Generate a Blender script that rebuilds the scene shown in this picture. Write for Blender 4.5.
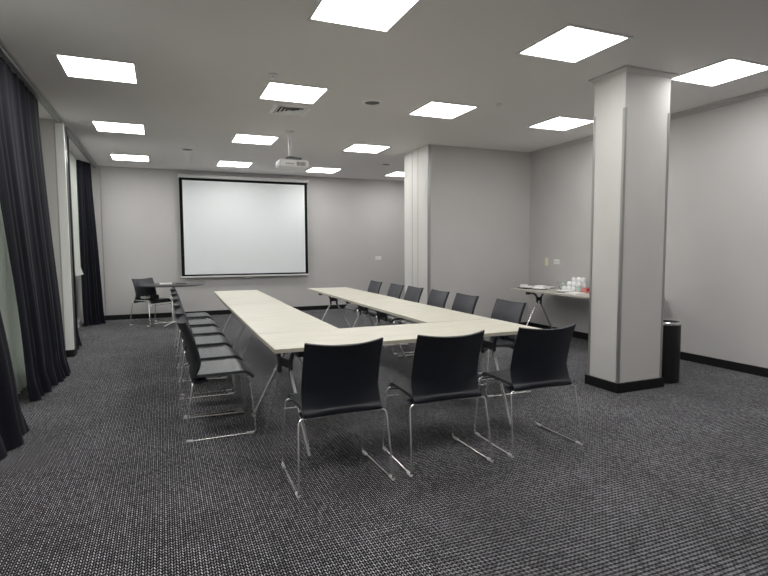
import bpy, bmesh, math, random
from mathutils import Vector, Matrix

for o in list(bpy.data.objects):
    bpy.data.objects.remove(o)
scene = bpy.context.scene
C = scene.collection
rnd = random.Random(7)

# ------------------------------------------------------------------ camera
EYE = 1.355
cam_data = bpy.data.cameras.new('camera')
cam = bpy.data.objects.new('camera', cam_data)
C.objects.link(cam)
cam_data.sensor_fit = 'HORIZONTAL'
cam_data.sensor_width = 36.0
cam_data.lens = 24.76
cam_data.clip_start = 0.05
R_ = ((0.9226346, -0.38564705, -0.00466451),
      (0.03218097, 0.06492733, 0.99737096),
      (0.38433031, 0.92035906, -0.0723147))
m = Matrix(((R_[0][0], R_[1][0], -R_[2][0], 0),
            (R_[0][1], R_[1][1], -R_[2][1], 0),
            (R_[0][2], R_[1][2], -R_[2][2], EYE),
            (0, 0, 0, 1)))
cam.matrix_world = m
scene.camera = cam

# ------------------------------------------------------------------ world, exposure
world = bpy.data.worlds.new('overcast_sky')
scene.world = world
world.use_nodes = True
world.node_tree.nodes['Background'].inputs[0].default_value = (0.95, 0.95, 0.90, 1)
world.node_tree.nodes['Background'].inputs[1].default_value = 2.2
vs = scene.view_settings
vs.view_transform = 'Standard'
vs.look = 'None'
vs.gamma = 1
vs.use_curve_mapping = False
vs.exposure = 0.07
scene.cycles.use_denoising = True
scene.cycles.max_bounces = 10
scene.cycles.diffuse_bounces = 6
scene.cycles.glossy_bounces = 4
PANEL_STRENGTH = 14.0

# ------------------------------------------------------------------ materials
def mat(name, col, rough=0.6, metal=0.0, spec=0.5, emit=None, alpha=None):
    mt = bpy.data.materials.new(name)
    mt.use_nodes = True
    b = mt.node_tree.nodes['Principled BSDF']
    b.inputs['Base Color'].default_value = (*col, 1)
    b.inputs['Roughness'].default_value = rough
    b.inputs['Metallic'].default_value = metal
    b.inputs['Specular IOR Level'].default_value = spec
    if emit:
        b.inputs['Emission Color'].default_value = (*col, 1)
        b.inputs['Emission Strength'].default_value = emit
    return mt

def N(mt, kind, **kw):
    n = mt.node_tree.nodes.new(kind)
    for k, v in kw.items():
        setattr(n, k, v)
    return n

def mathn(mt, op, a, b=None, c=None):
    n = N(mt, 'ShaderNodeMath', operation=op)
    for i, v in enumerate((a, b, c)):
        if v is None: continue
        if isinstance(v, (int, float)): n.inputs[i].default_value = v
        else: mt.node_tree.links.new(v, n.inputs[i])
    return n.outputs[0]

def mottled(mt, c1, c2, scale=3.0, bump=0.0, bscale=200.0, stretch=(1, 1, 1)):
    """two-tone noise on the base colour and an optional fine bump"""
    L = mt.node_tree.links
    b = mt.node_tree.nodes['Principled BSDF']
    tc = N(mt, 'ShaderNodeTexCoord')
    mp = N(mt, 'ShaderNodeMapping'); mp.inputs['Scale'].default_value = stretch
    L.new(tc.outputs['Object'], mp.inputs[0])
    nz = N(mt, 'ShaderNodeTexNoise'); nz.inputs['Scale'].default_value = scale; nz.inputs['Detail'].default_value = 5
    L.new(mp.outputs[0], nz.inputs['Vector'])
    rp = N(mt, 'ShaderNodeValToRGB')
    rp.color_ramp.elements[0].color = (*c1, 1); rp.color_ramp.elements[1].color = (*c2, 1)
    rp.color_ramp.elements[0].position = 0.3; rp.color_ramp.elements[1].position = 0.7
    L.new(nz.outputs[0], rp.inputs[0]); L.new(rp.outputs[0], b.inputs['Base Color'])
    if bump:
        n2 = N(mt, 'ShaderNodeTexNoise'); n2.inputs['Scale'].default_value = bscale
        L.new(tc.outputs['Object'], n2.inputs['Vector'])
        bp = N(mt, 'ShaderNodeBump'); bp.inputs['Strength'].default_value = bump; bp.inputs['Distance'].default_value = 0.002
        L.new(n2.outputs[0], bp.inputs['Height']); L.new(bp.outputs[0], b.inputs['Normal'])
    return mt

M = {}
M['wall'] = mottled(mat('grey_wallpaper', (0.47, 0.46, 0.45), 0.75, spec=0.2), (0.565, 0.555, 0.545), (0.59, 0.58, 0.57), 2.0, 0.25, 350)
M['pale_panel'] = mottled(mat('pale_wall_panel', (0.56, 0.55, 0.52), 0.6, spec=0.3), (0.67, 0.66, 0.635), (0.70, 0.69, 0.665), 3.0, 0.1, 200)
M['ceiling'] = mottled(mat('ceiling_paint', (0.6, 0.58, 0.55), 0.9, spec=0.1), (0.80, 0.778, 0.765), (0.83, 0.808, 0.795), 0.6, 0.1, 150)
M['black_base'] = mat('black_baseboard_paint', (0.008, 0.008, 0.009), 0.5, spec=0.3)
M['alu'] = mat('aluminium_trim', (0.42, 0.42, 0.41), 0.4, 0.7)
M['white_trim'] = mat('white_trim_paint', (0.80, 0.80, 0.78), 0.5)
M['chrome'] = mat('chrome', (0.90, 0.90, 0.90), 0.24, 0.85)
M['steel'] = mat('dark_grey_steel', (0.10, 0.105, 0.11), 0.35, 0.8)
M['black_plastic'] = mat('black_plastic', (0.012, 0.012, 0.014), 0.45)
M['chair_shell'] = mottled(mat('black_chair_shell', (0.02, 0.023, 0.03), 0.42, spec=0.5), (0.008, 0.010, 0.016), (0.012, 0.014, 0.021), 8, 0.15, 500)
M['seat_pad'] = mottled(mat('black_seat_vinyl', (0.03, 0.032, 0.036), 0.27, spec=1.0), (0.036, 0.040, 0.044), (0.046, 0.050, 0.054), 8, 0.2, 400)
M['back_pad'] = mottled(mat('slate_back_vinyl', (0.035, 0.037, 0.045), 0.38, spec=0.6), (0.036, 0.038, 0.050), (0.045, 0.047, 0.060), 8, 0.2, 400)  # lighter than the shell: light on the back's front put into the colour
M['table'] = mottled(mat('cream_laminate', (0.66, 0.63, 0.53), 0.38, spec=0.5), (0.62, 0.60, 0.50), (0.70, 0.68, 0.58), 3.0, stretch=(1, 5, 1))
M['table_edge'] = mat('cream_edge_band', (0.60, 0.57, 0.47), 0.45)
M['side_top'] = mottled(mat('grey_beige_laminate', (0.5, 0.48, 0.43), 0.4, spec=0.5), (0.47, 0.455, 0.41), (0.53, 0.51, 0.46), 4.0, stretch=(5, 1, 1))
M['dark_top'] = mat('dark_round_top', (0.03, 0.032, 0.036), 0.35)
M['panel_light'] = mat('light_panel_diffuser', (1.0, 0.98, 0.965), 0.5, emit=PANEL_STRENGTH)
M['bright_white'] = mat('bright_white_plastic', (0.90, 0.90, 0.89), 0.4)
M['white_plastic'] = mat('white_plastic', (0.72, 0.72, 0.71), 0.4)
M['cream_plastic'] = mat('cream_plastic', (0.86, 0.80, 0.58), 0.4)
M['grey_mesh'] = mat('grey_speaker_mesh', (0.14, 0.13, 0.125), 0.8)
M['screen'] = mat('matte_white_screen', (0.88, 0.915, 0.93), 0.9, spec=0.1)
M['screen_border'] = mat('black_screen_border', (0.008, 0.008, 0.009), 0.8, spec=0.1)
M['drape'] = mottled(mat('dark_navy_drape', (0.018, 0.019, 0.028), 0.85, spec=0.25), (0.005, 0.0055, 0.010), (0.009, 0.010, 0.017), 6, 0.2, 300, (1, 1, 0.2))
b_ = M['drape'].node_tree.nodes['Principled BSDF']
b_.inputs['Sheen Weight'].default_value = 0.04; b_.inputs['Sheen Roughness'].default_value = 0.5
M['porcelain'] = mat('white_porcelain', (0.90, 0.91, 0.91), 0.15)
M['paper'] = mat('white_paper', (0.90, 0.90, 0.89), 0.8)
M['napkin'] = mat('dark_napkin', (0.03, 0.03, 0.033), 0.8)
M['red_sachet'] = mat('red_sachet', (0.55, 0.03, 0.06), 0.4)
M['pink_sachet'] = mat('pink_sachet', (0.70, 0.30, 0.28), 0.5)
M['dark_void'] = mat('dark_duct', (0.015, 0.015, 0.015), 0.9)
M['win_frame'] = mat('dark_window_frame', (0.03, 0.03, 0.032), 0.4)
M['lens'] = mat('projector_lens', (0.02, 0.02, 0.03), 0.1)

def glass(name, col=(0.95, 1, 0.98), rough=0.02):
    mt = mat(name, col, rough)
    b = mt.node_tree.nodes['Principled BSDF']
    b.inputs['Transmission Weight'].default_value = 1.0
    b.inputs['IOR'].default_value = 1.45
    return mt
M['glass'] = glass('clear_glass')

def pane_glass(name):
    mt = bpy.data.materials.new(name); mt.use_nodes = True
    nt = mt.node_tree; nt.nodes.clear()
    out = N(mt, 'ShaderNodeOutputMaterial')
    tr = N(mt, 'ShaderNodeBsdfTransparent'); tr.inputs[0].default_value = (0.93, 0.94, 0.93, 1)
    gl = N(mt, 'ShaderNodeBsdfGlossy'); gl.inputs['Roughness'].default_value = 0.02
    fr = N(mt, 'ShaderNodeFresnel'); fr.inputs[0].default_value = 1.45
    mx = N(mt, 'ShaderNodeMixShader')
    nt.links.new(fr.outputs[0], mx.inputs[0]); nt.links.new(tr.outputs[0], mx.inputs[1]); nt.links.new(gl.outputs[0], mx.inputs[2])
    nt.links.new(mx.outputs[0], out.inputs[0])
    return mt
M['pane'] = pane_glass('window_glass')

def sheer(name):
    mt = bpy.data.materials.new(name); mt.use_nodes = True
    nt = mt.node_tree; nt.nodes.clear()
    out = N(mt, 'ShaderNodeOutputMaterial')
    d = N(mt, 'ShaderNodeBsdfDiffuse'); d.inputs[0].default_value = (0.75, 0.77, 0.74, 1)
    t = N(mt, 'ShaderNodeBsdfTranslucent'); t.inputs[0].default_value = (0.75, 0.78, 0.75, 1)
    mx = N(mt, 'ShaderNodeMixShader'); mx.inputs[0].default_value = 0.45
    nt.links.new(d.outputs[0], mx.inputs[1]); nt.links.new(t.outputs[0], mx.inputs[2])
    nt.links.new(mx.outputs[0], out.inputs[0])
    return mt
M['sheer'] = sheer('white_sheer_fabric')

def carpet():
    mt = mat('grey_woven_carpet', (0.06, 0.06, 0.06), 0.95, spec=0.1)
    L = mt.node_tree.links
    b = mt.node_tree.nodes['Principled BSDF']
    tc = N(mt, 'ShaderNodeTexCoord')
    sp = N(mt, 'ShaderNodeSeparateXYZ'); L.new(tc.outputs['Object'], sp.inputs[0])
    X, Y = sp.outputs[0], sp.outputs[1]
    # knitted chevron: narrow columns of short dashes, slanted the other way in every second column
    u = mathn(mt, 'DIVIDE', X, 0.0115)
    cu = mathn(mt, 'FLOOR', u)
    par = mathn(mt, 'FLOORED_MODULO', cu, 2.0)
    fu = mathn(mt, 'SUBTRACT', mathn(mt, 'FRACT', u), 0.5)
    sgn = mathn(mt, 'SUBTRACT', mathn(mt, 'MULTIPLY', par, 2.0), 1.0)
    v = mathn(mt, 'ADD', mathn(mt, 'DIVIDE', Y, 0.0230), mathn(mt, 'MULTIPLY', mathn(mt, 'MULTIPLY', fu, sgn), 0.85))
    row = mathn(mt, 'FLOOR', v)
    fv = mathn(mt, 'SUBTRACT', mathn(mt, 'FRACT', v), 0.5)
    du = mathn(mt, 'ABSOLUTE', fu); dv = mathn(mt, 'ABSOLUTE', fv)
    d = mathn(mt, 'POWER', mathn(mt, 'ADD', mathn(mt, 'POWER', mathn(mt, 'DIVIDE', du, 0.41), 2.0),
              mathn(mt, 'POWER', mathn(mt, 'DIVIDE', dv, 0.36), 2.0)), 0.5)
    mr = N(mt, 'ShaderNodeMapRange'); mr.interpolation_type = 'SMOOTHSTEP'
    mr.inputs['From Min'].default_value = 1.08; mr.inputs['From Max'].default_value = 0.42
    L.new(d, mr.inputs['Value'])
    cb = N(mt, 'ShaderNodeCombineXYZ'); L.new(cu, cb.inputs[0]); L.new(row, cb.inputs[1])
    wn = N(mt, 'ShaderNodeTexWhiteNoise', noise_dimensions='2D'); L.new(cb.outputs[0], wn.inputs['Vector'])
    big = N(mt, 'ShaderNodeTexNoise'); big.inputs['Scale'].default_value = 1.6; big.inputs['Detail'].default_value = 4
    L.new(tc.outputs['Object'], big.inputs['Vector'])
    amp = mathn(mt, 'MULTIPLY', mathn(mt, 'ADD', mathn(mt, 'MULTIPLY', wn.outputs['Value'], 0.9), 0.45),
                mathn(mt, 'ADD', mathn(mt, 'MULTIPLY', big.outputs[0], 0.9), 0.5))
    f = mathn(mt, 'MULTIPLY', mathn(mt, 'MULTIPLY', mr.outputs[0], amp), mathn(mt, 'ADD', mathn(mt, 'MULTIPLY', par, 0.40), 0.72))
    b.inputs['Sheen Weight'].default_value = 0.06; b.inputs['Sheen Roughness'].default_value = 0.4
    mx = N(mt, 'ShaderNodeMix', data_type='RGBA', clamp_factor=False)
    L.new(f, mx.inputs[0])
    mx.inputs[6].default_value = (0.006, 0.006, 0.007, 1)
    mx.inputs[7].default_value = (0.50, 0.50, 0.53, 1)
    L.new(mx.outputs[2], b.inputs['Base Color'])
    bp = N(mt, 'ShaderNodeBump'); bp.inputs['Strength'].default_value = 0.5; bp.inputs['Distance'].default_value = 0.003
    L.new(mr.outputs[0], bp.inputs['Height']); L.new(bp.outputs[0], b.inputs['Normal'])
    return mt
M['carpet'] = carpet()

# ------------------------------------------------------------------ mesh helpers
def box(bm, x0, x1, y0, y1, z0, z1, bevel=0.0):
    vs_ = [bm.verts.new((x, y, z)) for x in (x0, x1) for y in (y0, y1) for z in (z0, z1)]
    q = ((0, 1, 3, 2), (4, 6, 7, 5), (0, 4, 5, 1), (2, 3, 7, 6), (0, 2, 6, 4), (1, 5, 7, 3))
    fs = [bm.faces.new([vs_[i] for i in f]) for f in q]
    if bevel:
        es = list({e for f in fs for e in f.edges})
        bmesh.ops.bevel(bm, geom=es, offset=bevel, segments=2, affect='EDGES', profile=0.5)
    return bm

def newbox(*a, bevel=0.0):
    return box(bmesh.new(), *a, bevel=bevel)

def fillet(pts, r, n=4):
    pts = [Vector(p) for p in pts]
    out = [pts[0]]
    for i in range(1, len(pts) - 1):
        a, p, c = pts[i-1], pts[i], pts[i+1]
        d1 = (a - p); d2 = (c - p)
        rr = min(r, d1.length * 0.48, d2.length * 0.48)
        s = p + d1.normalized() * rr; e = p + d2.normalized() * rr
        for k in range(n + 1):
            t = k / n
            out.append((1-t)**2 * s + 2*t*(1-t) * p + t*t * e)
    out.append(pts[-1])
    return out

def tube(bm, pts, r, seg=8, fil=0.0, r_end=None):
    pts = fillet(pts, fil) if fil else [Vector(p) for p in pts]
    rings = []
    up = Vector((0.123, 0.456, 0.88)).normalized()
    prev = None
    for i, p in enumerate(pts):
        if i == 0: t = pts[1] - p
        elif i == len(pts) - 1: t = p - pts[i-1]
        else: t = (pts[i+1] - p).normalized() + (p - pts[i-1]).normalized()
        t.normalize()
        if prev is None:
            n = t.cross(up)
            if n.length < 1e-3: n = t.cross(Vector((1, 0, 0)))
        else:
            n = prev - t * prev.dot(t)
        n.normalize(); prev = n
        bnm = t.cross(n)
        rr = r if r_end is None else r + (r_end - r) * i / (len(pts) - 1)
        rings.append([bm.verts.new(p + (n * math.cos(2*math.pi*k/seg) + bnm * math.sin(2*math.pi*k/seg)) * rr) for k in range(seg)])
    for a, b in zip(rings, rings[1:]):
        for k in range(seg):
            f = bm.faces.new((a[k], a[(k+1) % seg], b[(k+1) % seg], b[k])); f.smooth = True
    bm.faces.new(list(reversed(rings[0]))); bm.faces.new(rings[-1])
    return bm

def lathe(bm, prof, cx=0, cy=0, cz=0, seg=24, smooth=True):
    rings = []
    for r, z in prof:
        if r < 1e-5: rings.append([bm.verts.new((cx, cy, cz + z))])
        else: rings.append([bm.verts.new((cx + r*math.cos(2*math.pi*k/seg), cy + r*math.sin(2*math.pi*k/seg), cz + z)) for k in range(seg)])
    for a, b in zip(rings, rings[1:]):
        for k in range(seg):
            va = [a[0]] if len(a) == 1 else [a[k], a[(k+1) % seg]]
            vb = [b[0]] if len(b) == 1 else [b[(k+1) % seg], b[k]]
            if len(va) + len(vb) >= 3:
                f = bm.faces.new(va + vb); f.smooth = smooth
    return bm

def thick_grid(bm, fn, nu, nv, t):
    """closed shell around the surface fn(u,v), u,v in 0..1, thickness t"""
    P = [[Vector(fn(i/nu, j/nv)) for j in range(nv+1)] for i in range(nu+1)]
    def nrm(i, j):
        du = P[min(i+1, nu)][j] - P[max(i-1, 0)][j]
        dv = P[i][min(j+1, nv)] - P[i][max(j-1, 0)]
        return du.cross(dv).normalized()
    A = [[bm.verts.new(P[i][j] + nrm(i, j)*t/2) for j in range(nv+1)] for i in range(nu+1)]
    B = [[bm.verts.new(P[i][j] - nrm(i, j)*t/2) for j in range(nv+1)] for i in range(nu+1)]
    for i in range(nu):
        for j in range(nv):
            f = bm.faces.new((A[i][j], A[i+1][j], A[i+1][j+1], A[i][j+1])); f.smooth = True
            f = bm.faces.new((B[i][j], B[i][j+1], B[i+1][j+1], B[i+1][j])); f.smooth = True
    for i in range(nu):
        bm.faces.new((A[i][0], B[i][0], B[i+1][0], A[i+1][0]))
        bm.faces.new((A[i][nv], A[i+1][nv], B[i+1][nv], B[i][nv]))
    for j in range(nv):
        bm.faces.new((A[0][j], A[0][j+1], B[0][j+1], B[0][j]))
        bm.faces.new((A[nu][j], B[nu][j], B[nu][j+1], A[nu][j+1]))
    return bm

def obj(name, bm, material, parent=None):
    bmesh.ops.recalc_face_normals(bm, faces=bm.faces[:])
    # flat-on-smooth rims: mark hard edges sharp
    for e in bm.edges:
        if len(e.link_faces) == 2 and e.calc_face_angle(0) > math.radians(40):
            e.smooth = False
    me = bpy.data.meshes.new(name)
    bm.to_mesh(me); bm.free()
    me.materials.append(material)
    o = bpy.data.objects.new(name, me)
    C.objects.link(o)
    if parent is not None: o.parent = parent
    return o

def tag(o, label, cat, group=None):
    o['label'] = label; o['category'] = cat
    if group: o['group'] = group
    return o

def thing(name, label, cat, loc=(0, 0, 0), rotz=0.0, group=None):
    o = bpy.data.objects.new(name, None); C.objects.link(o)
    o.empty_display_size = 0.1
    o.location = loc; o.rotation_euler = (0, 0, rotz)
    return tag(o, label, cat, group)

def struct(name, bm, material, parent=None):
    o = obj(name, bm, material, parent)
    if parent is None: o['kind'] = 'structure'
    return o

def dup(root, loc, rotz, label, group=None):
    r = root.copy(); C.objects.link(r); r.location = loc; r.rotation_euler = (0, 0, rotz)
    r['label'] = label
    if group: r['group'] = group
    for ch in list(root.children):
        c = ch.copy(); C.objects.link(c); c.parent = r
        for g in list(ch.children):
            d = g.copy(); C.objects.link(d); d.parent = c
    return r

# ------------------------------------------------------------------ room shell
XL, XR, YF, YB, H = -1.42, 5.82, 11.6, -2.6, 2.987
struct('floor', newbox(XL-0.3, XR+0.2, YB-0.2, YF+0.2, -0.1, 0.0), M['carpet'])
struct('ceiling', newbox(XL-0.3, XR+0.2, YB-0.2, YF+0.2, H, H+0.1), M['ceiling'])
struct('wall_far', newbox(XL-0.3, XR+0.2, YF, YF+0.2, 0, H), M['wall'])
struct('wall_right', newbox(XR, XR+0.2, YB, YF, 0, H), M['wall'])
struct('wall_back', newbox(XL-0.3, XR+0.2, YB-0.2, YB, 0, H), M['wall'])
W1 = (2.6, 7.6); W2 = (8.1, 11.35); WZ = (0.10, 2.86)
bm = bmesh.new()
box(bm, XL-0.25, XL, YB, W1[0], 0, H)
box(bm, XL-0.25, XL, W1[1], W2[0], 0, H)
box(bm, XL-0.25, XL, W2[1], YF, 0, H)
for w in (W1, W2):
    box(bm, XL-0.25, XL, w[0], w[1], 0, WZ[0]); box(bm, XL-0.25, XL, w[0], w[1], WZ[1], H)
struct('wall_left', bm, M['wall'])
for i, w in enumerate((W1, W2)):
    bm = bmesh.new()
    x0, x1 = XL-0.16, XL-0.10
    n = 3 if i == 0 else 2
    for k in range(n+1):
        y = w[0] + (w[1]-w[0])*k/n
        box(bm, x0, x1, max(w[0], y-0.03), min(w[1], y+0.03), WZ[0], WZ[1])
    box(bm, x0+0.002, x1-0.002, w[0], w[1], WZ[0], WZ[0]+0.06)
    box(bm, x0+0.002, x1-0.002, w[0], w[1], WZ[1]-0.06, WZ[1])
    fr = struct('window_%d' % (i+1), bm, M['win_frame'])
    struct('pane', newbox(XL-0.135, XL-0.127, w[0]+0.01, w[1]-0.01, WZ[0]+0.01, WZ[1]-0.01), M['pane'], fr)

# pier between the windows
PX, PY0, PY1 = -1.10, 7.75, 7.97
pier = struct('wall_pier', newbox(XL, PX, PY0, PY1, 0, H), M['wall'])
bm = bmesh.new()
box(bm, PX-0.085, PX+0.006, PY0-0.006, PY0, 0.09, 2.945)
box(bm, PX, PX+0.006, PY0, PY0+0.05, 0.09, 2.945)
struct('corner_trim', bm, M['white_trim'], pier)
struct('joint_strip', newbox(PX-0.10, PX-0.087, PY0-0.004, PY0, 0.09, 2.945), M['alu'], pier)
bm = bmesh.new()
box(bm, XL, PX+0.012, PY0-0.012, PY1+0.012, 0, 0.09)
struct('baseboard', bm, M['black_base'], pier)
struct('window_jamb', newbox(PX, PX+0.004, PY0+0.05, PY1, 0.09, 2.94), M['win_frame'], pier)  # thin dark strip laid on the pier's room-facing side

# curtain track moulding along the left
bm = bmesh.new()
box(bm, -1.165, -1.097, YB, YF, 2.962, H); box(bm, -1.165, -1.12, YB, YF, 2.945, 2.962)
struct('trim_1', bm, M['alu'])
# cornice on the right wall
bm = bmesh.new()
box(bm, XR-0.045, XR, YB, 7.44, 2.962, H); box(bm, XR-0.02, XR, YB, 7.44, 2.935, 2.962)
struct('trim_2', bm, M['wall'])
# vertical joints on the far wall
bm = bmesh.new()
box(bm, -1.075, -1.06, YF-0.004, YF, 0.09, 2.93); 
struct('trim_3', bm, M['alu'])

# alcove block
BX, BY0, BY1 = 3.875, 7.44, 8.32
blk = struct('wall_alcove', newbox(BX, XR, BY0, BY1, 0, H), M['wall'])
struct('side_panel', newbox(BX-0.012, BX, BY0+0.02, BY1, 0.09, H-0.002), M['pale_panel'], blk)
bm = bmesh.new()
for y in (7.80, 8.01): box(bm, BX-0.015, BX-0.011, y-0.006, y+0.006, 0.09, H-0.01)
struct('joint_strip', bm, M['alu'], blk)
struct('corner_trim', newbox(BX-0.016, BX+0.03, BY0-0.005, BY0+0.022, 0.09, H-0.002), M['alu'], blk)

def baseboard(name, *bx):
    struct(name, newbox(*bx), M['black_base'])
baseboard('baseboard_far', -1.4, XR, YF-0.015, YF, 0, 0.095)
baseboard('baseboard_right', XR-0.015, XR, YB, BY0, 0, 0.095)
baseboard('baseboard_alcove', BX-0.027, XR-0.015, BY0-0.02, BY0, 0, 0.095)
struct('baseboard_side', newbox(BX-0.027, BX, BY0, BY1, 0, 0.095), M['black_base'])

# pillar
P = (3.905, 4.47, 3.665, 4.04)
pil = struct('pillar', newbox(P[0], P[1], P[2], P[3], 0, H), M['pale_panel'])
bm = bmesh.new()
box(bm, P[0]-0.022, P[1]+0.022, P[2]-0.022, P[3]+0.022, 0, 0.092, bevel=0.003)
struct('baseboard', bm, M['black_base'], pil)
bm = bmesh.new()
v0 = [(P[0]-0.002, P[2]-0.002), (P[1]+0.002, P[2]-0.002), (P[1]+0.002, P[3]+0.002), (P[0]-0.002, P[3]+0.002)]
e = 0.04
v1 = [(P[0]-e, P[2]-e), (P[1]+e, P[2]-e), (P[1]+e, P[3]+e), (P[0]-e, P[3]+e)]
rg = [[bm.verts.new((x, y, z)) for x, y in vv] for vv, z in ((v0, 2.925), (v0, 2.945), (v1, 2.972), (v1, H))]
for a, b in zip(rg, rg[1:]):
    for k in range(4): bm.faces.new((a[k], a[(k+1) % 4], b[(k+1) % 4], b[k]))
bm.faces.new(rg[0]); bm.faces.new(rg[-1])
struct('cornice', bm, M['pale_panel'], pil)
for cx, cy, sx, sy in ((P[0], P[2], 1, 1), (P[1], P[2], -1, 1), (P[0], P[3], 1, -1), (P[1], P[3], -1, -1)):
    bm = bmesh.new(); t = 0.004; w = 0.022
    xs = sorted((cx - sx*t, cx + sx*w)); ys = sorted((cy - sy*t, cy))
    box(bm, xs[0], xs[1], ys[0], ys[1], 0.092, 2.63)
    xs = sorted((cx - sx*t, cx)); ys = sorted((cy, cy + sy*w))
    box(bm, xs[0], xs[1], ys[0], ys[1], 0.092, 2.63)
    struct('corner_strip', bm, M['alu'], pil)

# ------------------------------------------------------------------ ceiling lights
def make_light(loc, label):
    t = thing('ceiling_light', label, 'ceiling light', loc, 0, 'square ceiling light panels')
    bm = bmesh.new(); a, b = 0.315, 0.288
    box(bm, -a, a, -a, -b, -0.007, 0); box(bm, -a, a, b, a, -0.007, 0)
    box(bm, -a, -b, -b, b, -0.007, 0); box(bm, b, a, -b, b, -0.007, 0)
    obj('frame', bm, M['white_trim'], t)
    obj('diffuser', newbox(-b, b, -b, b, -0.004, 0), M['panel_light'], t)
    return t
XA, XB, XC, XD = -0.471, 1.305, 3.087, 4.864
lights = [
 (XB, 3.46, 'square light panel cut by the top frame edge, left of the other big ones'),
 (XC, 3.45, 'large square light panel on the ceiling left of the pillar top'),
 (XD, 3.46, 'square light panel touching the right side of the pillar top'),
 (XA, 5.50, 'square light panel by the left curtains, nearest of that row of three'),
 (XB, 5.57, 'square light panel directly in front of the air vent'),
 (XC, 5.59, 'square light panel between the round ceiling speaker and the pillar'),
 (XD, 5.60, 'square light panel just left of the pillar near the alcove'),
 (XA, 7.94, 'square light panel by the left curtains, middle of that row of three'),
 (XB, 8.05, 'square light panel left of the projector pole'),
 (XC, 8.11, 'square light panel right of the projector, left of the alcove block'),
 (XA, 10.40, 'square light panel by the left curtains, farthest of that row of three'),
 (XB, 10.46, 'small far light panel above the left part of the projection screen'),
 (XC, 10.60, 'small far light panel behind the projector above the right screen corner'),
 (XA, 3.46, 'square light panel by the left curtains, just outside the top of the picture'),  # out of view, added for more light on the near side
 (XA, 1.25, 'square light panel above the viewer, in the column by the left curtains'),  # this row is unseen, added to brighten the pillar's camera-facing side
 (XB, 1.25, 'square light panel above the viewer, second column from the curtains'),
 (XC, 1.25, 'square light panel above the viewer, third column from the curtains'),
 (XD, 1.25, 'square light panel above the viewer, column nearest the right wall'),
 (XD, 10.55, 'far light panel partly hidden by the top of the alcove block'),
]
L0 = make_light((lights[0][0], lights[0][1], H), lights[0][2])
for x, y, lab in lights[1:]: dup(L0, (x, y, H), 0, lab)

# air vent
t = thing('air_vent', 'square white slatted air vent between a light panel and the projector', 'vent', (1.425, 6.23, H))
bm = bmesh.new(); a, b = 0.215, 0.172
q = [[bm.verts.new((sx*r, sy*r, z)) for sx, sy in ((-1, -1), (1, -1), (1, 1), (-1, 1))] for r, z in ((a, 0), (a-0.012, -0.012), (b, -0.016), (b, 0))]
for q0, q1 in zip(q, q[1:]):
    for i in range(4): bm.faces.new((q0[i], q0[(i+1) % 4], q1[(i+1) % 4], q1[i]))
obj('frame', bm, M['bright_white'], t)
obj('backing', newbox(-b, b, -b, b, -0.002, 0), M['dark_void'], t)
for k in range(4):                                     # square rings of blades tilted outwards
    r0 = 0.168 - 0.042*k; r1 = r0 - 0.030
    bm = bmesh.new()
    q0 = [bm.verts.new((sx*r0, sy*r0, -0.018)) for sx, sy in ((-1, -1), (1, -1), (1, 1), (-1, 1))]
    q1 = [bm.verts.new((sx*r1, sy*r1, -0.003)) for sx, sy in ((-1, -1), (1, -1), (1, 1), (-1, 1))]
    q2 = [bm.verts.new((v.co.x*0.985, v.co.y*0.985, -0.0165)) for v in q0]
    q3 = [bm.verts.new((v.co.x*0.985, v.co.y*0.985, -0.0015)) for v in q1]
    for i in range(4):
        j = (i+1) % 4
        bm.faces.new((q0[i], q0[j], q1[j], q1[i])); bm.faces.new((q2[i], q3[i], q3[j], q2[j]))
        bm.faces.new((q0[i], q2[i], q2[j], q0[j])); bm.faces.new((q1[i], q1[j], q3[j], q3[i]))
    obj('louvre', bm, M['bright_white'], t)

def ceiling_speaker(x, y, label):
    t = thing('ceiling_speaker', label, 'speaker', (x, y, H), 0, 'round ceiling speakers')
    obj('ring', lathe(bmesh.new(), [(0.085, 0), (0.085, -0.004), (0.09, -0.012), (0.098, -0.012), (0.115, 0)]), M['bright_white'], t)
    obj('grille', lathe(bmesh.new(), [(0, -0.006), (0.05, -0.006), (0.086, -0.003), (0.086, 0)]), M['grey_mesh'], t)
    return t
ceiling_speaker(2.2, 5.58, 'round grey ceiling speaker right of the air vent')
ceiling_speaker(0.42, 9.22, 'small round ceiling speaker above the left end of the screen')
ceiling_speaker(4.0, 9.45, 'flat round ceiling speaker just left of the alcove block')
def sprinkler(x, y, label):
    t = thing('ceiling_sprinkler', label, 'sprinkler', (x, y, H), 0, 'ceiling sprinklers')
    obj('escutcheon', lathe(bmesh.new(), [(0, 0), (0.045, 0), (0.042, -0.008), (0.02, -0.012), (0, -0.012)]), M['white_plastic'], t)
    obj('head', lathe(bmesh.new(), [(0.008, -0.01), (0.008, -0.035), (0.022, -0.038), (0.022, -0.041), (0, -0.041)], seg=12), M['chrome'], t)
sprinkler(1.0, 5.05, 'small sprinkler head in front of the light panel beside the vent')
sprinkler(1.33, 10.05, 'small sprinkler head at the far light panel above the screen')
tag(obj('smoke_detector', lathe(bmesh.new(), [(0, 0), (0.03, 0), (0.028, -0.012), (0.016, -0.022), (0, -0.024)], 3.55, 5.11, H, 16), M['white_plastic']),
    'tiny white detector on the ceiling between two light panels', 'detector')

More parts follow.
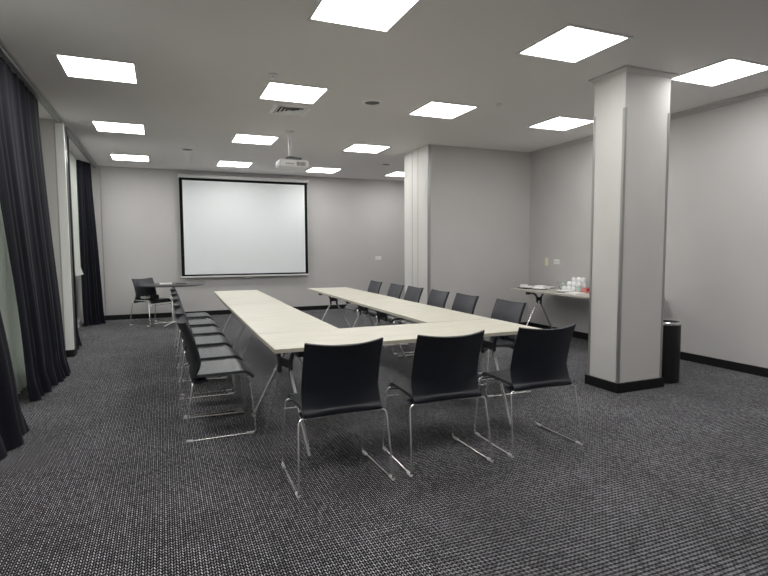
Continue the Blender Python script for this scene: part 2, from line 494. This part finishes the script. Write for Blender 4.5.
# ------------------------------------------------------------------ projector
t = thing('projector', 'white projector hanging from the ceiling on a pole', 'projector', (1.69, 7.32, H))
bm = bmesh.new()
tube(bm, [(-0.03, 0, -0.02), (-0.03, 0, -0.34)], 0.022, 14)
obj('pole', bm, M['bright_white'], t)
obj('ceiling_plate', lathe(bmesh.new(), [(0, 0), (0.06, 0), (0.058, -0.015), (0.026, -0.03), (0, -0.03)], -0.03, 0, 0), M['white_plastic'], t)
bm = bmesh.new()
box(bm, -0.09, 0.12, -0.07, 0.08, -0.375, -0.362)
for sx, sy in ((-0.08, -0.06), (0.11, -0.06), (0.11, 0.07), (-0.08, 0.07)):
    tube(bm, [(-0.03, 0, -0.345), (sx, sy, -0.372), (sx, sy, -0.41)], 0.006, 6)
obj('mount_bracket', bm, M['steel'], t)
bm = bmesh.new()
box(bm, -0.205, 0.205, -0.15, 0.15, -0.505, -0.405, bevel=0.03)
body = obj('body', bm, M['bright_white'], t)
bm = bmesh.new()
for k in range(7): box(bm, 0.03 + k*0.018, 0.040 + k*0.018, -0.1535, -0.148, -0.485, -0.435)
obj('vent_slots', bm, M['grey_mesh'], body)
bm = bmesh.new()
for k in range(4): box(bm, -0.12 + k*0.03, -0.105 + k*0.03, -0.1535, -0.148, -0.47, -0.455)
obj('connector_panel', bm, M['grey_mesh'], body)
bm = bmesh.new(); tube(bm, [(-0.1, 0.14, -0.455), (-0.1, 0.175, -0.455)], 0.04, 20)
obj('lens', bm, M['lens'], t)

# ------------------------------------------------------------------ projection screen
SY = 11.50
t = thing('projection_screen', 'white pull-down projection screen with black border on the far wall', 'projection screen', (1.66, SY, 0))
bm = bmesh.new()
tube(bm, [(-1.32, 0.02, 2.862), (1.34, 0.02, 2.862)], 0.042, 14)
box(bm, -1.335, -1.315, -0.03, 0.075, 2.81, 2.91); box(bm, 1.335, 1.355, -0.03, 0.075, 2.81, 2.91)
obj('casing', bm, M['white_plastic'], t)
for xb in (-1.25, 1.2): obj('bracket', newbox(xb, xb + 0.05, 0.055, 0.099, 2.84, 2.9), M['white_plastic'], t)
obj('border', newbox(-1.315, 1.315, 0, 0.003, 0.825, 2.835), M['screen_border'], t)
obj('screen_surface', newbox(-1.255, 1.255, -0.003, -0.0005, 0.865, 2.775), M['screen'], t)
bm = bmesh.new(); box(bm, -1.335, 1.335, -0.012, 0.012, 0.80, 0.832, bevel=0.004)
obj('bottom_bar', bm, M['white_plastic'], t)
bm = bmesh.new(); tube(bm, [(-0.04, -0.012, 0.805), (-0.03, -0.012, 0.775), (0.03, -0.012, 0.775), (0.04, -0.012, 0.805)], 0.006, 8, 0.02)
obj('pull_handle', bm, M['white_plastic'], t)

# ------------------------------------------------------------------ sockets and switches
def plate(name, label, cat, cx, cz, wall, w, h, mtl, n):
    # wall 'right' -> on x=XR facing -x ; 'far' -> on y=YF facing -y
    t = thing(name, label, cat, (XR, cx, cz) if wall == 'right' else (cx, YF, cz), math.pi/2*0 if wall == 'far' else -math.pi/2)
    bm = bmesh.new(); box(bm, -w/2, w/2, -0.009, -0.0005, -h/2, h/2, bevel=0.003)
    obj('plate', bm, mtl, t)
    for k in range(n):
        off = (k - (n-1)/2) * 0.055
        x, z = (off, 0) if w > h else (0, off)
        obj('socket_face', lathe_y(x, z), M['white_plastic'] if name == 'wall_socket' else mtl, t)
    return t
def lathe_y(x, z):
    bm = bmesh.new()
    tube(bm, [(x, -0.008, z), (x, -0.012, z)], 0.021, 16)
    return bm
plate('wall_switch', 'upright cream wall plate above the side table', 'switch', 6.985, 1.145, 'right', 0.075, 0.125, M['cream_plastic'], 2)
plate('wall_socket', 'long white double socket above the side table, beside the cream plate', 'socket', 6.745, 1.15, 'right', 0.13, 0.075, M['bright_white'], 2)
plate('wall_socket', 'white double socket on the far wall left of the alcove block', 'socket', 4.70, 1.16, 'far', 0.15, 0.08, M['bright_white'], 2)
plate('wall_switch', 'small grey wall plate beside the white socket on the far wall', 'switch', 4.49, 1.14, 'far', 0.08, 0.08, M['wall'], 1)

# ------------------------------------------------------------------ curtains
def curtain(name, label, cat, mtl, top, bot, zt, zb, folds, amp, nv=34, seed=1, lift=None, thick=0.006):
    """cloth between a top line and a bottom line ((x,y),(x,y)); folds gather along it"""
    r = random.Random(seed)
    ph = [r.uniform(0, 6.28) for _ in range(6)]
    T0, T1 = Vector(top[0]), Vector(top[1]); B0, B1 = Vector(bot[0]), Vector(bot[1])
    def fn(u, v):
        s = v*v*(3-2*v)*0.6 + v*0.4
        p = (T0.lerp(T1, u)).lerp(B0.lerp(B1, u), s)
        d = ((T1-T0).lerp(B1-B0, s)).normalized(); nrm = Vector((d.y, -d.x))
        uu = u + 0.015*math.sin(3.1*v*2 + ph[0]) * v
        w = math.sin(2*math.pi*folds*uu + ph[1] + 0.5*math.sin(2*v + ph[2]))
        w = w*(0.62 + 0.38*math.sin(2*math.pi*folds*0.23*uu + ph[5])) + 0.5*math.sin(2*math.pi*folds*0.43*uu + ph[3] + v*1.2) + 0.12*math.sin(2*math.pi*folds*2.3*uu + ph[4])
        a = amp * (0.55 + 0.65*v)
        z = zt + (zb - zt)*v
        if v > 0.93: p = p + nrm*(v-0.93)*0.6*(0.6+0.5*math.sin(2*math.pi*folds*uu + ph[5]))
        q = p + nrm*w*a
        if lift: z += lift(u)*v
        return (q.x, q.y, z)
    bm = bmesh.new(); thick_grid(bm, fn, int(folds*12), nv, thick)
    return tag(obj(name, bm, mtl), label, cat)

curtain('curtain', 'dark curtain at the left frame edge, nearest, only its hem showing', 'curtain', M['drape'],
        ((-1.19, 2.7), (-1.19, 3.75)), ((-1.12, 2.9), (-0.985, 4.60)), 2.955, 0.012, 7, 0.035, seed=3)
curtain('curtain', 'wide dark navy curtain hanging to the carpet in front of the pier', 'curtain', M['drape'],
        ((-1.19, 4.85), (-1.17, 6.75)), ((-1.14, 5.5), (-1.015, 6.74)), 2.955, 0.012, 9, 0.024, seed=5)
curtain('curtain', 'narrow dark curtain in the far left corner beside the far wall', 'curtain', M['drape'],
        ((-1.34, 10.72), (-1.17, 11.1)), ((-1.36, 10.75), (-1.06, 11.05)), 2.955, 0.012, 5, 0.028, seed=9)
curtain('curtain', 'thin strip of dark curtain seen just past the pier with the white edge', 'curtain', M['drape'],
        ((-1.20, 8.06), (-1.18, 8.75)), ((-1.20, 8.08), (-1.17, 8.75)), 2.955, 0.012, 5, 0.028, seed=21)
curtain('sheer_curtain', 'white sheer curtain in the window gap left of the wide navy curtain', 'curtain', M['sheer'],
        ((-1.335, 4.4), (-1.335, 7.4)), ((-1.335, 4.4), (-1.335, 7.4)), 2.955, 0.02, 26, 0.012, seed=11, thick=0.002)
curtain('sheer_curtain', 'narrow white sheer curtain left of the far corner curtain', 'curtain', M['sheer'],
        ((-1.335, 9.9), (-1.335, 10.6)), ((-1.335, 9.9), (-1.335, 10.6)), 2.955, 0.95, 6, 0.012, seed=12, thick=0.002)
t = thing('roller_blind', 'white roller blind rolled up near the top of the far window', 'blind', (-1.395, 10.0, 2.88))
bm = bmesh.new(); tube(bm, [(0, -0.55, 0.04), (0, 0.55, 0.04)], 0.02, 12); obj('roller', bm, M['white_plastic'], t)
obj('fabric', newbox(0.016, 0.019, -0.53, 0.53, -0.1, 0.045), M['paper'], t)
bm = bmesh.new(); tube(bm, [(0.0175, -0.53, -0.1), (0.0175, 0.53, -0.1)], 0.008, 8); obj('bottom_rail', bm, M['white_plastic'], t)

# ------------------------------------------------------------------ tables
def leg_frame(t, pos, axis, side=M['steel'], hub=0.05, yaw=0.0):
    """spread A-frame under a top; axis 'x': the frame spreads along x at y=pos; 'y': along y at x=pos"""
    def P3(w, z, o=0.0): return (w, o, z) if axis == 'x' else (o, w, z)
    bm = bmesh.new()
    for s in (-1, 1):
        tube(bm, [P3(s*0.205, 0.680), P3(s*0.135, 0.678), P3(s*(hub+0.03), 0.655), P3(s*hub, 0.60), P3(s*hub, 0.50)], 0.016, 10, 0.05)
    a = P3(-hub, 0.535, -0.006); b = P3(hub, 0.595, 0.006)
    box(bm, min(a[0], b[0]), max(a[0], b[0]), min(a[1], b[1]), max(a[1], b[1]), 0.55, 0.61)
    fr = obj('leg_frame', bm, side, t)
    fr.location = (0, pos, 0) if axis == 'x' else (pos, 0, 0); fr.rotation_euler = (0, 0, yaw)
    for s in (-1, 1):
        bm = bmesh.new(); a = P3(s*0.185, 0, -0.024); b = P3(s*0.235, 0, 0.024)
        box(bm, min(a[0], b[0]), max(a[0], b[0]), min(a[1], b[1]), max(a[1], b[1]), 0.655, 0.7135, bevel=0.004)
        obj('top_clamp', bm, M['black_plastic'], fr)
        bm = bmesh.new()
        tube(bm, [P3(s*hub, 0.56), P3(s*(hub+0.008), 0.50), P3(s*0.31, 0.012)], 0.0135, 10, 0.05)
        lg = obj('leg', bm, M['chrome'], fr)
    return fr

def table(label, cx, cy, lx, ly, frames, axis, top=M['table'], edge=M['table_edge'], rotz=0.0, name='conference_table', group='conference tables in a U', hub=0.05, yaws={}):
    t = thing(name, label, 'table', (cx, cy, 0), rotz, group)
    bm = bmesh.new(); box(bm, -lx/2+0.002, lx/2-0.002, -ly/2+0.002, ly/2-0.002, 0.714, 0.74, bevel=0.002)
    obj('tabletop', bm, top, t)
    bm = bmesh.new(); x, y, e = lx/2, ly/2, 0.0025
    box(bm, -x, x, -y, -y+e, 0.714, 0.7385); box(bm, -x, x, y-e, y, 0.714, 0.7385)
    box(bm, -x, -x+e, -y, y, 0.714, 0.7385); box(bm, x-e, x, -y, y, 0.714, 0.7385)
    obj('edge_band', bm, edge, t)
    for p in frames: leg_frame(t, p, axis, hub=hub, yaw=yaws.get(p, 0.0))
    return t
table('cream conference table closing the near end, three chairs along it', 1.656, 3.593, 2.068, 0.68, (-0.90, 0.76), 'y', hub=0.08, yaws={-0.90: math.radians(16)})
table('near half of the left row of cream tables', 0.955, 5.044, 0.635, 2.205, (-0.75, 0.75), 'x', rotz=math.radians(-0.7))
table('far half of the left row of cream tables, near the screen', 0.992, 7.252, 0.645, 2.19, (-0.75, 0.7), 'x', rotz=math.radians(-1.0))
table('near half of the right row of cream tables', 2.385, 5.047, 0.635, 2.205, (-0.75, 0.75), 'x', rotz=math.radians(-1.0))
table('far half of the right row of cream tables, near the screen', 2.440, 7.233, 0.645, 2.14, (-0.72, 0.7), 'x', rotz=math.radians(-1.2))
table('grey-beige side table with cups standing against the right wall in the alcove', 5.39, 5.80, 0.76, 2.18, (-0.78, 0.84), 'x',
      top=M['side_top'], edge=M['side_top'], name='side_table', group='side table in the alcove', hub=0.038)

# ------------------------------------------------------------------ chairs
def chair_back(u, v):
    prof = [(-0.085, 0.434), (-0.135, 0.424), (-0.168, 0.424), (-0.186, 0.436), (-0.186, 0.452), (-0.177, 0.466), (-0.173, 0.49), (-0.174, 0.54), (-0.190, 0.62), (-0.212, 0.70), (-0.240, 0.77), (-0.268, 0.832)]
    f = v*(len(prof)-1); i = min(int(f), len(prof)-2); fr = f - i
    def cr(k):
        p0, p1, p2, p3 = (prof[max(0, min(len(prof)-1, i+d))][k] for d in (-1, 0, 1, 2))
        return 0.5*((2*p1) + (-p0+p2)*fr + (2*p0-5*p1+4*p2-p3)*fr**2 + (-p0+3*p1-3*p2+p3)*fr**3)
    y, z = cr(0), cr(1)
    h = max(0, (z-0.44)/0.415)
    half = 0.236 - 0.006*h - 0.003*math.sin(math.pi*h)
    x = (2*u-1)*half
    c = (2*u-1)**2
    y += 0.052*c*min(1, h*3+0.15)
    z += 0.020*c*h*h - 0.012*c*max(0, 1-h*5)
    return (x, y, z)
def chair_lit_layer(u, v):
    x, y, z = chair_back(0.025 + 0.95*u, 0.56 + 0.425*v)
    return (x, y + 0.0105, z)
def chair_seat(u, v):
    y = -0.150 + 0.400*v
    half = 0.232 - 0.004*v
    x = (2*u-1)*half
    c = (2*u-1)**2
    z = 0.458 + 0.004*v - 0.006*(1-c)*math.sin(math.pi*min(1, v*1.2))
    if v > 0.82: z -= 0.05*((v-0.82)/0.18)**2
    return (x, y, z)

def make_chair(label):
    t = thing('meeting_chair', label, 'chair')
    obj('seat', thick_grid(bmesh.new(), chair_seat, 14, 16, 0.02), M['seat_pad'], t)
    obj('backrest', thick_grid(bmesh.new(), chair_back, 18, 44, 0.011), M['chair_shell'], t)
    obj('back_pad', thick_grid(bmesh.new(), chair_lit_layer, 18, 20, 0.009), M['back_pad'], t)  # added layer carrying the lit tone of the back's front side
    for s in (-1, 1):
        bm = bmesh.new()
        tube(bm, [(s*0.10, -0.165, 0.415), (s*0.262, -0.18, 0.42), (s*0.283, -0.245, 0.008), (s*0.270, 0.255, 0.008),
                  (s*0.252, 0.215, 0.43), (s*0.10, 0.20, 0.43)], 0.0068, 8, 0.035)
        fr = obj('sled_frame', bm, M['chrome'], t)
        for y0, y1 in ((-0.24, -0.19), (0.18, 0.235)):
            bm = bmesh.new(); xa = 0.283 - 0.013*((y0+0.245)/0.49); xb = 0.283 - 0.013*((y1+0.245)/0.49)
            tube(bm, [(s*xa, y0, 0.0105), (s*xb, y1, 0.0105)], 0.0103, 8)
            obj('glide', bm, M['white_plastic'], fr)
    bm = bmesh.new()
    tube(bm, [(-0.10, -0.165, 0.415), (-0.10, 0.20, 0.43)], 0.006, 8); tube(bm, [(0.10, -0.165, 0.415), (0.10, 0.20, 0.43)], 0.006, 8)
    obj('seat_rails', bm, M['chrome'], t)
    bm = bmesh.new(); tube(bm, [(-0.257, 0.218, 0.37), (0.257, 0.218, 0.37)], 0.005, 8)
    obj('crossbar', bm, M['chrome'], t)
    return t

chair0 = None
def place_chair(x, y, rz, label, group):
    global chair0
    if chair0 is None:
        chair0 = make_chair(label); chair0.location = (x, y, 0); chair0.rotation_euler = (0, 0, rz); chair0['group'] = group
        return chair0
    return dup(chair0, (x, y, 0), rz, label, group)
D = math.radians
g = 'black chairs at the near end table'
place_chair(0.924, 3.00, D(0), 'black chair at the near end table, leftmost of the three seen from behind', g)
place_chair(1.612, 3.00, D(-1), 'black chair at the near end table, middle of the three seen from behind', g)
place_chair(2.343, 3.00, D(-1), 'black chair at the near end table, rightmost of the three, nearest the pillar', g)
g = 'black chairs along the left row of tables'
ordn = ['nearest the camera', 'second from the camera', 'third from the camera', 'fourth from the camera', 'fifth from the camera', 'farthest, nearest the screen']
for (y, dx, rz), w in zip(((4.18, 0, -90), (4.79, 0, -89), (5.48, 0, -91), (6.18, 0, -90), (6.91, 0, -90), (7.72, 0, -90)), ordn):
    place_chair(0.345 + dx, y, D(rz), 'black chair on the left side of the tables, %s' % w, g)
g = 'black chairs along the right row of tables'
for (y, dx, rz), w in zip(((4.29, 0, 91), (5.10, 0, 90), (5.75, 0.01, 89), (6.46, 0.02, 90), (7.09, 0.03, 90), (7.91, 0.03, 91)), ordn):
    place_chair(2.93 + dx, y, D(rz), 'black chair on the right side of the tables, %s' % w, g)
place_chair(-0.22, 10.62, D(-137), 'black chair standing alone beside the small round table', 'lone chair by the round table')

# ------------------------------------------------------------------ round table by the screen
RX, RY = 0.15, 10.40
t = thing('round_table', 'dark round pedestal table in front of the screen', 'table', (RX, RY, 0))
bm = bmesh.new(); lathe(bm, [(0, 0.722), (0.54, 0.722), (0.57, 0.731), (0.575, 0.738), (0.57, 0.742), (0, 0.742)], seg=48)
obj('tabletop', bm, M['dark_top'], t)
bm = bmesh.new(); lathe(bm, [(0, 0.722), (0.12, 0.722), (0.12, 0.712), (0.032, 0.70), (0.03, 0.05), (0.05, 0.03), (0, 0.03)], seg=20)
obj('column', bm, M['chrome'], t)
for k in range(4):
    a = math.pi/4 + k*math.pi/2 + 0.3
    bm = bmesh.new(); tube(bm, [(0.02*math.cos(a), 0.02*math.sin(a), 0.05), (0.2*math.cos(a), 0.2*math.sin(a), 0.03), (0.38*math.cos(a), 0.38*math.sin(a), 0.014)], 0.017, 8, r_end=0.012)
    obj('foot', bm, M['chrome'], t)
tag(obj('paper_stack', newbox(RX-0.22, RX-0.01, RY-0.03, RY+0.26, 0.743, 0.757), M['paper']), 'white paper stack lying on the dark round table', 'paper')
t = thing('notebook', 'grey notebook beside the white papers on the round table', 'notebook', (RX+0.15, RY+0.08, 0.743))
obj('cover', newbox(-0.09, 0.09, -0.12, 0.12, 0, 0.012), M['grey_mesh'], t)
obj('pages', newbox(-0.085, 0.0915, -0.117, 0.1215, 0.002, 0.010), M['paper'], t)

# things on the lone chair
CXc, CYc = -0.22, 10.62
bm = bmesh.new(); box(bm, 0.04, 0.15, -0.05, 0.05, 0, 0.075, bevel=0.008)
o = tag(obj('power_adapter', bm, M['black_plastic']), 'black box lying on the seat of the lone chair', 'adapter'); o.location = (CXc-0.02, CYc-0.08, 0.474)
bm = bmesh.new(); r = random.Random(4); pts = []
for k in range(26):
    a = k*0.9; rr = 0.035 + 0.03*r.random()
    pts.append((rr*math.cos(a)*1.5, rr*math.sin(a), 0.012 + 0.05*r.random()))
tube(bm, pts, 0.007, 6, 0.02)
o = tag(obj('cable', bm, M['white_plastic']), 'white tangled cable beside the black box on the lone chair', 'cable'); o.location = (CXc-0.09, CYc-0.07, 0.472)

# ------------------------------------------------------------------ waste bin
t = thing('waste_bin', 'tall black waste bin with a chrome rim behind the pillar', 'bin', (4.715, 3.83, 0))
obj('body', lathe(bmesh.new(), [(0, 0.0), (0.134, 0.0), (0.139, 0.01), (0.139, 0.595), (0.131, 0.595), (0.131, 0.3), (0, 0.3)], seg=32), M['black_plastic'], t)
obj('rim', lathe(bmesh.new(), [(0.1395, 0.588), (0.142, 0.59), (0.142, 0.612), (0.138, 0.616), (0.130, 0.614), (0.130, 0.597), (0.131, 0.592)], seg=32), M['chrome'], t)

# ------------------------------------------------------------------ things on the side table
ZT = 0.7405
def plate_bm(r, h=0.018):
    return lathe(bmesh.new(), [(0, 0.004), (r*0.55, 0.004), (r*0.62, 0.002), (r*0.6, 0.0), (r*0.65, 0.0), (r, h), (r*0.985, h+0.003), (r*0.68, 0.007), (0, 0.008)], seg=28)
def cloth_fold(r, w, d, h):
    bm = bmesh.new()
    box(bm, -w/2, w/2, -d/2, d/2, 0, h*0.5, bevel=h*0.2); box(bm, -w/2+0.01, w/2, -d/2+0.008, d/2-0.004, h*0.5, h, bevel=h*0.2)
    return bm
# two trays with plates and napkins at the left end
def put(name, bm, mtl, loc, label, cat, rz=0.0, group=None):
    o = tag(obj(name, bm, mtl), label, cat, group); o.location = loc; o.rotation_euler = (0, 0, rz); return o
put('serving_tray', newbox(-0.10, 0.10, -0.10, 0.10, 0, 0.012), M['napkin'], (5.24, 6.745, ZT), 'black tray at the left end of the side table', 'tray')
put('folded_napkin', cloth_fold(0, 0.11, 0.08, 0.045), M['paper'], (5.22, 6.795, ZT+0.013), 'white folded napkin at the left end of the black tray', 'napkin')
put('folded_napkin', cloth_fold(0, 0.11, 0.08, 0.03), M['paper'], (5.25, 6.695, ZT+0.013), 'flatter white folded napkin at the right end of the black tray', 'napkin')
put('plate', plate_bm(0.14), M['porcelain'], (5.30, 6.50, ZT), 'white plate under a napkin between the tray and the glass bowl', 'plate')
put('folded_napkin', cloth_fold(0, 0.16, 0.16, 0.045), M['paper'], (5.30, 6.50, ZT+0.012), 'white napkin lying on the white plate', 'napkin', 0.5)
put('plate', plate_bm(0.13), M['porcelain'], (5.57, 6.66, ZT), 'white plate near the wall behind the plate with the napkin', 'plate')
put('glass_bowl', lathe(bmesh.new(), [(0, 0), (0.05, 0), (0.055, 0.004), (0.07, 0.05), (0.098, 0.105), (0.102, 0.108), (0.095, 0.108), (0.066, 0.052), (0.048, 0.01), (0, 0.009)], seg=28),
    M['glass'], (5.64, 6.38, ZT), 'clear glass bowl left of the white cups', 'bowl')

def make_cup(label):
    # stands upside down on its rim
    t = thing('coffee_cup', label, 'cup', (0, 0, 0), 0, 'white upside-down cups on the side table')
    obj('body', lathe(bmesh.new(), [(0.036, 0), (0.040, 0), (0.0405, 0.02), (0.037, 0.045), (0.029, 0.060), (0.024, 0.064), (0.022, 0.062), (0, 0.061), (0, 0.056), (0.026, 0.056), (0.033, 0.042), (0.0365, 0.02), (0.036, 0)], seg=20), M['porcelain'], t)
    bm = bmesh.new(); tube(bm, [(0.038, 0, 0.018), (0.060, 0, 0.014), (0.062, 0, 0.040), (0.035, 0, 0.047)], 0.004, 6, 0.012)
    obj('handle', bm, M['porcelain'], t)
    return t
cup0 = None
rows = ['front', 'middle', 'back']; cols = ['left', 'middle', 'right']; lv = [['single'], ['lower', 'upper'], ['bottom', 'middle', 'top']]
for i in range(3):
    for j in range(3):
        for k in range(i+1):
            x = 5.475 + 0.09*i; y = 6.17 - 0.093*j
            lab = 'white upside-down cup on the side table, %s row, %s column%s' % (rows[i], cols[j], '' if i == 0 else ', %s of its stack' % lv[i][k])
            rz = 1.25*math.pi + rnd.uniform(-0.12, 0.12)
            if cup0 is None:
                cup0 = make_cup(lab); cup0.location = (x, y, ZT + k*0.0655); cup0.rotation_euler = (0, 0, rz)
            else: dup(cup0, (x, y, ZT + k*0.0655), rz, lab)
put('plate', plate_bm(0.145, 0.02), M['porcelain'], (5.28, 5.93, ZT), 'white plate in front of the stacked cups', 'plate')
# sachets in a glass, and a paper on the table
put('drinking_glass', lathe(bmesh.new(), [(0, 0), (0.036, 0), (0.042, 0.09), (0.039, 0.09), (0.034, 0.008), (0, 0.007)], seg=20), M['glass'], (5.43, 5.845, ZT), 'clear glass between the cups and the red sachets', 'glass')
r = random.Random(2)
t = thing('sachet_box', 'small pink box of red and pink sachets right of the cups', 'box', (5.49, 5.73, ZT))
bm = bmesh.new(); box(bm, -0.07, 0.07, -0.07, 0.07, 0, 0.006); 
for a in ((-0.07, 0.07, -0.07, -0.066), (-0.07, 0.07, 0.066, 0.07), (-0.07, -0.066, -0.066, 0.066), (0.066, 0.07, -0.066, 0.066)): box(bm, *a, 0.006, 0.022)
obj('box', bm, M['pink_sachet'], t)
for k in range(8):
    x = -0.05 + 0.014*k
    o = obj('sachet', newbox(-0.003, 0.003, -0.045, 0.045, 0.007, 0.055 + 0.012*r.random()), M['red_sachet'] if k % 2 else M['pink_sachet'], t)
    o.location = (x, r.uniform(-0.015, 0.015), 0)
put('paper_napkins', cloth_fold(0, 0.18, 0.20, 0.016), M['paper'], (5.20, 5.66, ZT), 'flat white paper napkins right of the plate, beside the pillar', 'napkin', 0.1)
